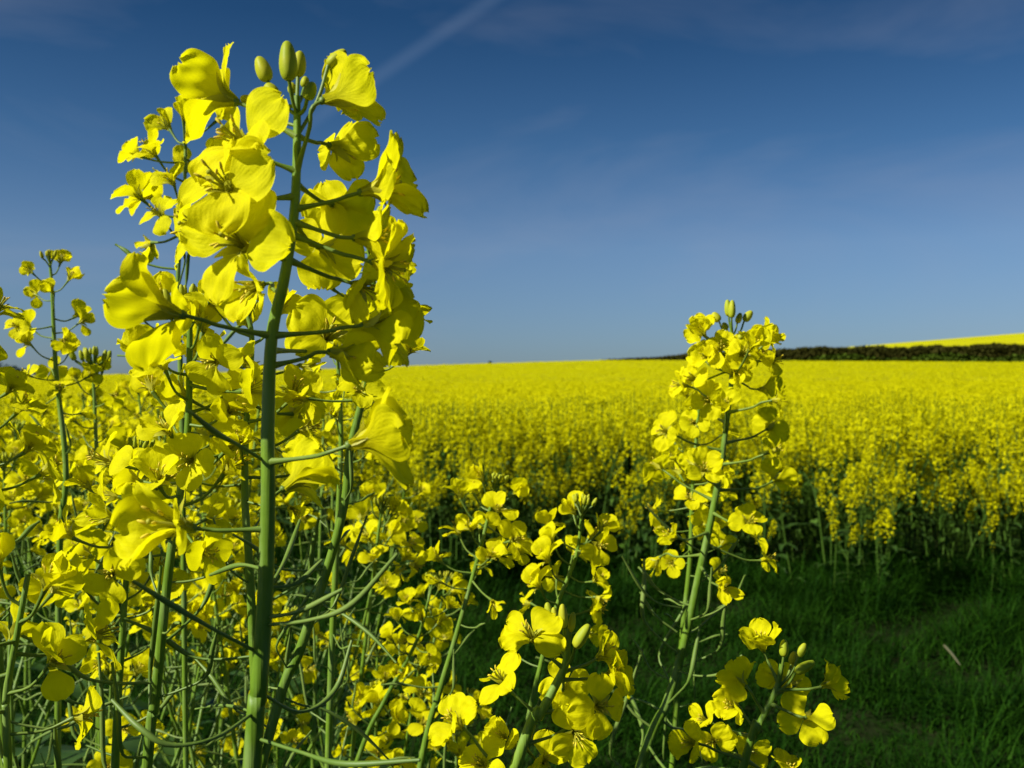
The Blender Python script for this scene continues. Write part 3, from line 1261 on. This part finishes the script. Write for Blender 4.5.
def far_tree(px, py_top, Y, wpx, label):
    b = at(px, 384, Y)
    g = float(terrain(b.x, Y))
    topz = EYE + (384 - py_top) / F * Y
    H = topz - g
    R = wpx / F * Y / 2
    t = thing("tree", (b.x, Y, g), label, "tree", "trees on the skyline")
    inv = plant_inv(t)
    mb = MB()
    tube(mb, [Vector((b.x, Y, g)), Vector((b.x + .1, Y, g + H * .4)), Vector((b.x, Y, g + H * .85))], [H * .04, H * .03, H * .01], 0, 7)
    for q in range(6):
        a = q * 1.05 + px
        s0 = g + H * (.25 + .08 * q)
        tube(mb, [Vector((b.x, Y, s0)), Vector((b.x + math.cos(a) * R * .4, Y + math.sin(a) * R * .4, s0 + H * .12)),
                  Vector((b.x + math.cos(a) * R * .75, Y + math.sin(a) * R * .75, s0 + H * .2))], [H * .015, H * .01, H * .004], 0, 5)
    link("trunk", mb.mesh("trunk", [M_BARK]), t, inv)
    nC = 16
    cc = np.stack([rng.normal(0, .5, nC) * R, rng.normal(0, .5, nC) * R, H * rng.uniform(.35, .95, nC)], 1)
    cc[:, :2] *= (1.25 - cc[:, 2:3] / H * .85)
    n = 1500
    k = rng.integers(0, nC, n)
    C = cc[k] + rng.normal(0, .2, (n, 3)) * np.array([R, R, H * .28])
    C[:, 2] = np.clip(C[:, 2], H * .12, H)
    C += np.array([b.x, Y, g])
    link("crown", quads_mesh("crown", facing_quads(C, np.full(n, max(.35, H * .05)), .1), rng.uniform(0, .5, n), [M_TREE]), t, inv)


for px, pt, Y, w, lab in ((-14, 360, 420, 46, "broad dark tree at the left end of the far skyline row"),
                          (8, 366, 420, 22, "low round dark tree on the far skyline, second from the left end"),
                          (24, 369, 420, 22, "dark bushy far tree just left of the thin flower stem"),
                          (40, 371, 430, 16, "small dark far tree directly behind the thin flower stem"),
                          (60, 377, 440, 12, "smallest low dark tree right of the thin flower stem"),
                          (122, 374, 440, 20, "dark far tree beside the cluster of closed buds"),
                          (490, 361.5, 400, 5, "tiny lone tree on the bare middle of the skyline")):
    far_tree(px, pt, Y, w, lab)

# ------------------------------------------------------------------ plants on the front edge of the far crop
def crop_proto(seed, nb=None):
    r = random.Random(seed)
    H = .97
    t = thing("crop_plant", (0, 0, 0), "x", "plant")
    mb = MB()
    main = Stem([Vector((r.uniform(-.04, .04), r.uniform(-.04, .04), H)), Vector((r.uniform(-.02, .02), 0, .5)), Vector((0, 0, 0))], 12)
    tube(mb, main.P, [.0020 + .0050 * i / 11 for i in range(12)], 0, 5)
    tips = [main]
    for b in range(r.choice((4, 5, 5)) if nb is None else nb):
        p, _ = main.point(H * r.uniform(.28, .62))
        a = r.uniform(0, 6.28)
        ln = r.uniform(.20, .36)
        q = p + Vector((math.cos(a) * ln * .38, math.sin(a) * ln * .38, ln))
        st = Stem([q, p.lerp(q, .5) + Vector((math.cos(a) * .03, math.sin(a) * .03, 0)), p], 7)
        tube(mb, st.P, [.0016 + .0020 * i / 6 for i in range(7)], 0, 5)
        tips.append(st)
    link("stem", mb.mesh("crop_stem", [M_CROPGR]), t)
    for st in tips:
        C, G = [], []
        nfl = r.randint(28, 38) if nb is None else 9
        for i in range(nfl):
            u = i / nfl
            p, _ = st.point(.002 + .15 * u ** 1.2 * r.uniform(.7, 1.2))
            a = i * 2.4
            rr = (.008 + .022 * min(1, u * 2))
            C.append(p + Vector((math.cos(a) * rr, math.sin(a) * rr, .006)))
        q = facing_quads(np.array([tuple(c) for c in C]), np.full(nfl, .024), .4)
        q2 = q.copy()
        q2[:, :, :] = facing_quads(np.array([tuple(c) for c in C]), np.full(nfl, .020), .4)
        q = np.concatenate([q, q2])
        link("flower_head", quads_mesh("flower_head", q, rng.uniform(0, .32, len(q)), [M_CROPFL]), t)
    for i in range(5):
        p, tt = main.point(H * (.42 + .11 * i + r.uniform(0, .05)))
        link("leaf", r.choice(LEAVES), t, frame_at(p, tt, r.uniform(0, 6.28)))
    return t


def copy_tree(o, parent=None):
    c = o.copy()
    COL.objects.link(c)
    if parent is not None:
        c.parent = parent
    for ch in o.children:
        copy_tree(ch, c)
    return c


protos = [crop_proto(i) for i in range(7)]
spots = []
rr = random.Random(5)
for i in range(240):
    xx = -4.1 + 8.2 * (i + rr.uniform(-.5, .5)) / 240
    spots.append((xx, edge_y(xx) + rr.uniform(-.22, .95)))
used = set()
for i, (xx, yy) in enumerate(spots):
    k = rr.randrange(7)
    if k not in used:
        o = protos[k]
        used.add(k)
    else:
        o = copy_tree(protos[k])
    o.location = (xx, yy, float(terrain(xx, yy)) - .003)
    s = rr.gauss(1.0, .085) * (rr.choice((.72, .82, .93)) if yy < edge_y(xx) + .12 else 1)
    o.scale = (s, s, s)
    o.rotation_euler = (rr.gauss(0, .10), rr.gauss(0, .11), rr.uniform(0, 6.28))
    tag(o, "flowering rapeseed plant in the front rank of the field beyond the grass path", "plant",
        "plants along the front edge of the far crop")
o = crop_proto(40, 0)
o.location = (2.72, 5.68, 0)
o.scale = (.40, .40, .36)
o.rotation_euler = (.05, .12, 1)
tag(o, "small stray rapeseed plant standing alone on the path edge at the right", "plant")

# dry straw lying on the grass
def straw(px, py, Y, ln, ang, label):
    p = at(px, py, Y)
    d = Vector((math.cos(ang), .2, math.sin(ang)))
    o_ = thing("straw", p, label, "straw")
    mb = MB()
    P = catmull([Vector((0, 0, 0)) - d * ln / 2, Vector((0, 0, .004)), d * ln / 2], 6)
    tube(mb, P, [.0036, .0042, .0042, .0040, .0036, .002], 0, 6)
    o_.location = (p.x, p.y, p.z)
    link("stalk", mb.mesh("stalk", [M_STRAW]), o_)


straw(952, 655, 3.55, .10, -.85, "pale dry straw stalk lying in the dark grass at the right")

# ================================================================== the near plants
# 1. the tall plant
Y1 = .22
P1, S1, I1 = make_plant([(297, 96), (297, 150), (294, 215), (284, 280), (272, 335), (268, 420), (268, 500), (265, 600), (258, 700), (252, 768)], Y1,
                        "tallest thick-stemmed rapeseed plant at the left with large lemon flowers against the sky",
                        0, .09, 0, .3, .00075, .0021, ramp=.16, buds='none', seed=3)
for b in ((263, 69, .0, 27, 15, -22, 118), (288, 61, -.004, 40, 17, -4, 112), (299, 64, .003, 27, 14, 4, 108), (271, 92, -.002, 19, 15, -25, 108),
          (310, 91, -.002, 19, 13, 18, 120), (337, 58, .004, 24, 13, 48, 140), (250, 102, .006, 22, 13, -62, 128), (305, 82, .008, 12, 9, 5, 104),
          (292, 88, .008, 12, 9, -5, 103)):
    add_bud(P1, I1, S1, *b, Y1)
hero(P1, I1, S1, Y1, [
    (203, 93, .002, (-.93, .28, -.12), 62, 14.5, 'half', 135),
    (230, 133, -.008, (-.55, .45, .70), 10, 14.5, 'open', 172),
    (216, 178, -.013, (-.42, .42, .80), 70, 15.0, 'open', 200),
    (228, 238, -.013, (-.42, .22, .86), 38, 15.0, 'open', 264),
    (352, 98, .002, (.62, .22, -.55), 25, 14.0, 'half', 168),
    (350, 152, .016, (.55, -.05, -.75), 50, 12, 'half', 140),
    (397, 183, .000, (.93, .22, .10), 40, 15, 'half', 205),
    (342, 206, .026, (.30, .10, -.95), 20, 12, 'open', 190),
    (328, 246, .026, (.25, .15, -.95), 60, 12.5, 'open', 222),
    (386, 236, -.002, (.92, .05, .05), 10, 12.5, 'half', 218),
    (402, 270, -.004, (.90, -.25, .10), 75, 12, 'half', 228),
    (368, 288, .012, (.60, -.20, .40), 30, 10.5, 'open', 262),
    (242, 290, .012, (-.35, -.20, .60), 45, 12.5, 'half', 291),
    (146, 306, -.009, (-.92, .22, -.22), 40, 16.0, 'half', 342),
    (396, 324, .000, (.92, .05, .05), 55, 13.5, 'half', 333),
    (360, 356, .004, (.93, -.12, .15), 15, 13, 'cup', 369),
    (388, 430, -.012, (.86, .34, -.12), 42, 15.5, 'half', 467),
    (152, 522, -.010, (-.70, .22, .62), 60, 16.5, 'half', 533),
    (188, 225, .030, (-.6, .1, .5), 5, 15, 'open', 250),
    (310, 470, .03, (.4, .3, -.3), 5, 15, 'half', 500),
    (330, 330, .03, (.3, .3, .6), 5, 14, 'open', 345),
])
for pts in ([(266, 462, .22), (240, 446, .215), (215, 432, .207), (188, 410, .20)],
            [(257, 652, .22), (215, 630, .21), (172, 605, .205), (133, 581, .20)],
            [(255, 712, .22), (215, 738, .205), (170, 745, .20), (140, 728, .20), (112, 700, .205)],
            [(266, 625, .22), (310, 620, .21), (352, 604, .205), (398, 553, .20)],
            [(264, 618, .22), (300, 611, .215), (343, 589, .21)],
            [(268, 588, .22), (297, 583, .225), (322, 560, .23)],
            [(256, 738, .22), (300, 752, .21), (345, 764, .20), (420, 760, .195)],
            [(262, 600, .22), (285, 560, .235), (300, 520, .25)],
            [(256, 690, .22), (300, 712, .23), (335, 690, .24), (352, 640, .245)],
            [(266, 570, .22), (240, 565, .235), (210, 575, .245)]):
    add_curve_pod(P1, I1, [at(*p) for p in pts], .0004, .00026)

# 2. bottom centre
Y2 = .30
P12, S12, I12 = make_plant([(567, 628), (566, 662), (553, 690), (540, 715), (515, 768)], Y2,
                           "low rapeseed plant at the bottom centre with upright buds amid wide open flowers",
                           0, .07, 6, .2, .0009, .0021, ramp=.07, buds='none', seed=11)
for b in ((563, 616, -.002, 24, 9, -3, 655), (555, 618, .003, 22, 8, -8, 655), (572, 622, .0, 20, 7, 8, 650), (549, 612, .006, 20, 9, -12, 660),
          (582, 636, -.004, 27, 12, 32, 668)):
    add_bud(P12, I12, S12, *b, Y2)
hero(P12, I12, S12, Y2, [
    (527, 630, -.006, (-.30, .72, .58), 25, 16.5, 'open', 668),
    (497, 675, -.004, (-.50, .72, .35), 40, 15.0, 'open', 716),
    (450, 715, -.002, (-.55, .65, .35), 20, 15.5, 'half', 768),
    (563, 682, .016, (.05, .20, -.9), 30, 14.0, 'open', 668),
    (612, 648, .004, (.60, .45, .10), 60, 15.0, 'half', 672),
    (618, 672, .000, (.60, .35, .55), 10, 14.5, 'half', 680),
    (604, 706, -.006, (.42, .30, .80), 38, 16.5, 'open', 712),
    (578, 738, -.004, (.20, -.15, .90), 70, 15.0, 'open', 735),
    (500, 735, .012, (-.4, .5, .4), 50, 13.5, 'half', 745),
    (478, 762, -.002, (-.45, .55, .55), 35, 15.0, 'open', 768),
    (545, 758, .010, (.1, .5, .7), 35, 14.0, 'half', 750),
], .70)

# 3. bottom right
Y3 = .33
P15, S15, I15 = make_plant([(782, 664), (776, 690), (757, 730), (743, 768)], Y3,
                           "low rapeseed plant at the bottom right of the path with one round backlit flower",
                           0, .07, 4, .2, .0008, .0017, ramp=.07, buds='none', seed=12)
for b in ((784, 648, -.002, 17, 9, 3, 690), (802, 650, .0, 15, 8, 28, 690), (805, 667, -.003, 22, 10, 62, 692), (793, 658, .005, 14, 8, 15, 690)):
    add_bud(P15, I15, S15, *b, Y3)
hero(P15, I15, S15, Y3, [
    (761, 634, .002, (-.18, .92, .12), 20, 17.0, 'cup', 684),
    (836, 682, -.002, (.85, .22, -.12), 50, 15.0, 'half', 688),
    (808, 716, -.002, (.40, -.15, -.75), 20, 16.0, 'open', 702),
    (735, 674, .002, (-.40, .40, -.55), 10, 15.5, 'half', 716),
    (728, 704, -.002, (-.55, .25, .50), 45, 15.5, 'half', 730),
    (775, 672, .012, (-.10, .25, -.85), 15, 13.0, 'half', 690),
    (794, 680, .012, (.25, .20, -.80), 60, 13.0, 'half', 692),
    (686, 742, -.006, (-.72, .25, .45), 30, 15.0, 'half', 760),
    (712, 742, .004, (-.3, .2, .7), 30, 13.5, 'open', 750),
    (752, 750, .010, (.2, .3, .6), 65, 14.0, 'half', 740),
    (790, 765, .002, (.35, .80, .20), 10, 14.5, 'half', 755),
    (700, 718, .012, (-.5, .3, .3), 10, 12.5, 'half', 745),
], .64)

# 4. the right-hand tall plant
P13, S13, I13 = make_plant([(731, 322), (732, 345), (731, 385), (727, 420), (720, 470), (711, 520), (700, 570), (687, 630), (668, 700), (640, 768)], .50,
                           "tall single rapeseed plant at the right of the middle rising above the skyline",
                           22, .125, 15, .25, .0008, .0025, ramp=.22, detailed=True, seed=21, buds='none', scale=1.32, z0=.012)
for b in ((728, 308, .0, 17, 7, -4, 335), (732, 309, -.003, 18, 7, 3, 335), (716, 317, .0, 11, 8, -35, 340), (739, 318, .0, 11, 6, 20, 338),
          (748, 316, .002, 13, 8, 38, 342), (725, 326, .004, 8, 6, -30, 340), (741, 337, -.004, 7, 6, 75, 343)):
    add_bud(P13, I13, S13, *b, .50)
hero(P13, I13, S13, .50, [
    (698, 328, .000, (-.55, .45, .50), 10, 12, 'half', 348),
    (770, 332, .000, (.75, .45, .25), 40, 12, 'half', 346),
    (721, 346, -.008, (-.15, .45, .85), 30, 11.5, 'open', 352),
    (745, 352, -.008, (.30, .40, .80), 60, 11.5, 'open', 356),
    (778, 360, .000, (.85, .10, .35), 20, 12, 'open', 352),
    (704, 354, -.004, (-.45, .35, .75), 50, 11.5, 'half', 362),
    (762, 350, -.004, (.50, .45, .60), 10, 11.5, 'half', 360),
    (690, 378, .000, (-.75, .20, .50), 35, 12, 'open', 372),
    (736, 372, -.008, (.10, .30, .90), 70, 11, 'half', 378),
    (772, 388, .004, (.80, .10, .40), 15, 12, 'half', 376),
    (706, 400, -.004, (-.50, .10, .80), 60, 11.5, 'open', 392)])

for pts in ([(680, 608, .50), (658, 603, .49), (641, 588, .485), (622, 556, .48)],
            [(677, 632, .50), (655, 615, .50), (640, 592, .505)],
            [(703, 553, .50), (690, 545, .49), (668, 528, .485), (646, 506, .48)],
            [(690, 620, .50), (715, 612, .49), (735, 596, .485), (745, 575, .48)],
            [(674, 670, .50), (700, 676, .49), (725, 672, .48), (742, 655, .48)]):
    add_curve_pod(P13, I13, [at(*p) for p in pts], .00045, .00035)

# 5. the other tall plants that can be told apart: (points, distance, label, flowers, zone, pods, pod end, r_top, r_bot, scale)
NEAR = [
    ([(190, 318), (187, 440), (170, 560), (155, 700), (147, 768)], .33, "rapeseed plant with a stout leaning stem left of the tallest plant, below the sky",
     22, .075, 10, .16, .0010, .0022, 1.15),
    ([(186, 122), (184, 210), (178, 280), (182, 420), (184, 600)], .52, "slim rapeseed plant with small flowers peeping out left of the tallest plant's head",
     17, .065, 8, .16, .0008, .0018, 1.38),
    ([(247, 312), (252, 344), (246, 430), (245, 500), (249, 560), (253, 640), (258, 768)], .34, "rapeseed plant whose thin stem runs close along the left of the thickest stem",
     18, .065, 9, .18, .0009, .0021, 1.1),
    ([(366, 228), (374, 300), (365, 385), (350, 450), (345, 500), (330, 560), (300, 650), (268, 740)], .33, "leaning rapeseed plant behind the tallest plant, its flowers at the right against the sky",
     20, .06, 10, .17, .0009, .0021, .85),
    ([(335, 322), (341, 430), (336, 560), (330, 700)], 0.50, "slender rapeseed plant with a straight stem just right of the thickest stem",
     18, .08, 10, .2, .0008, .0021, .9),
    ([(50, 264), (52, 290), (56, 370), (66, 470), (60, 540), (58, 700)], .56, "slim rapeseed plant rising alone above the skyline at the far left",
     19, .085, 9, .2, .0009, .0022, .92),
    ([(93, 372), (96, 440), (98, 520), (100, 700)], .62, "rapeseed plant topped by a tight clump of closed green buds on the skyline",
     14, .10, 8, .2, .0009, .0022, 1.0),
    ([(-52, 280), (-38, 400), (-8, 600), (6, 768)], .36, "rapeseed plant cut off by the left edge with flowers above the skyline",
     20, .09, 10, .2, .0009, .0022, 1.1),
    ([(28, 575), (16, 640), (6, 700), (8, 768)], .30, "low rapeseed plant with big flowers in the bottom left corner",
     10, .05, 8, .12, .0009, .0021, 1.2),
    ([(495, 488), (480, 550), (455, 640), (440, 690), (420, 768)], .50, "rapeseed plant with a slanting pale stem left of the bottom centre flowers",
     17, .055, 9, .2, .0009, .0022, 1.0),
    ([(582, 512), (576, 556), (556, 608), (542, 660), (520, 768)], .48, "rapeseed plant standing behind the bottom centre buds with flowers over the grass",
     17, .06, 7, .2, .0008, .0020, 1.0),
    ([(700, 398), (697, 430), (692, 500), (690, 560), (682, 640), (672, 768)], .56, "thinner rapeseed plant close behind the tall plant at the right of the middle",
     24, .10, 8, .22, .0008, .0021, .95),
    ([(432, 586), (417, 640), (385, 700), (355, 768)], .62, "rapeseed plant with a slanting stem and a low flower head over the dark grass",
     14, .06, 8, .2, .0009, .0023, .95),
    ([(140, 455), (128, 560), (122, 640), (115, 768)], .38, "rapeseed plant low at the left with flowers under the big left bloom",
     16, .08, 10, .2, .0008, .0021, 1.1),
]
for i, (pts, Y, lab, nf, zone, npod, pe, r0, r1, sc) in enumerate(NEAR):
    make_plant(pts, Y, lab, nf, zone, npod, pe, r0 * .85, r1 * .80, buds='none' if i in (1, 8) else 'cluster', budk=2.6 if i == 6 else 1.0, ramp=.14, scale=sc * .86, seed=100 + i)

# 6. the crowd of plants behind them at the left: branched plants copied
def crowd_proto(seed):
    r = random.Random(seed)
    H = 1.15
    t = thing("rapeseed_plant", (0, 0, 0), "x", "plant")
    I = Matrix.Identity(4)
    mb = MB()
    main = Stem([Vector((r.uniform(-.04, .04), r.uniform(-.04, .04), H)), Vector((r.uniform(-.03, .03), r.uniform(-.02, .02), H * .6)), Vector((0, 0, 0))], 30)
    stem_into(mb, main, .0010, .0028, .7, 8)
    brs = []
    for b in range(3):
        p, _ = main.point(r.uniform(.26, .40))
        a = b * 2.1 + r.uniform(-.4, .4)
        ln = H - p.z - r.uniform(.02, .11)
        q = p + Vector((math.cos(a) * ln * .40, math.sin(a) * ln * .40, ln))
        st = Stem([q, p.lerp(q, .5) + Vector((math.cos(a) * .02, math.sin(a) * .02, 0)), p], 16)
        stem_into(mb, st, .0008, .0015, .25, 7)
        brs.append(st)
    link("stem", mb.mesh("stem", [M_STEM]), t)
    raceme(t, I, main, r, 15, .006, .075, 12, .26, 1.08)
    for st in brs:
        raceme(t, I, st, r, 8, .006, .05, 8, .20, 1.05)
    leaves_on(t, I, main, r, 11, .30)
    return t


CP = [crowd_proto(300 + i) for i in range(5)]
used = set()
rr = random.Random(77)


def place_crowd(px, py, Y, label, group=None):
    """top of the plant seen at (px, py)"""
    Y = max(Y, .60) * 1.08
    p = at(px, py, Y)
    k = rr.randrange(5)
    if k not in used:
        used.add(k)
        o = CP[k]
    else:
        o = copy_tree(CP[k])
    s = p.z / 1.15
    o.location = (p.x, p.y, 0)
    o.scale = (1, 1, s)
    o.scale = (s, s, s)
    o.rotation_euler = (rr.gauss(0, .03), rr.gauss(0, .03), rr.uniform(0, 6.28))
    tag(o, label, "plant", group)


G = "plants crowded behind the tallest plant"
LAB = "yellow flowering rapeseed plant in the crowd behind the tallest plant at the left"
crowd = [(15, 412, .95), (60, 420, .85), (110, 400, 1.05), (150, 395, .9), (215, 390, 1.0), (285, 400, .95), (30, 470, .7), (95, 455, .72), (230, 440, .75),
         (310, 420, 1.2), (335, 425, .95), (-20, 430, .8), (75, 520, .62), (205, 500, .66), (310, 600, .75),
         (45, 402, 1.5), (130, 388, 1.7), (240, 392, 1.6), (320, 396, 1.8),
         (85, 397, 2.2), (190, 386, 2.3), (-10, 400, 1.9), (280, 390, 2.4)]
for px, py, Y in crowd:
    place_crowd(px, py, Y, LAB, G)
LB = "low rapeseed plant in the dark gap right of the thickest stem's foot"
for px, py, Y in ((365, 650, .75), (340, 690, .60), (450, 745, .62)):
    place_crowd(px, py, Y, LB, "low plants between the tall stem and the bottom centre")
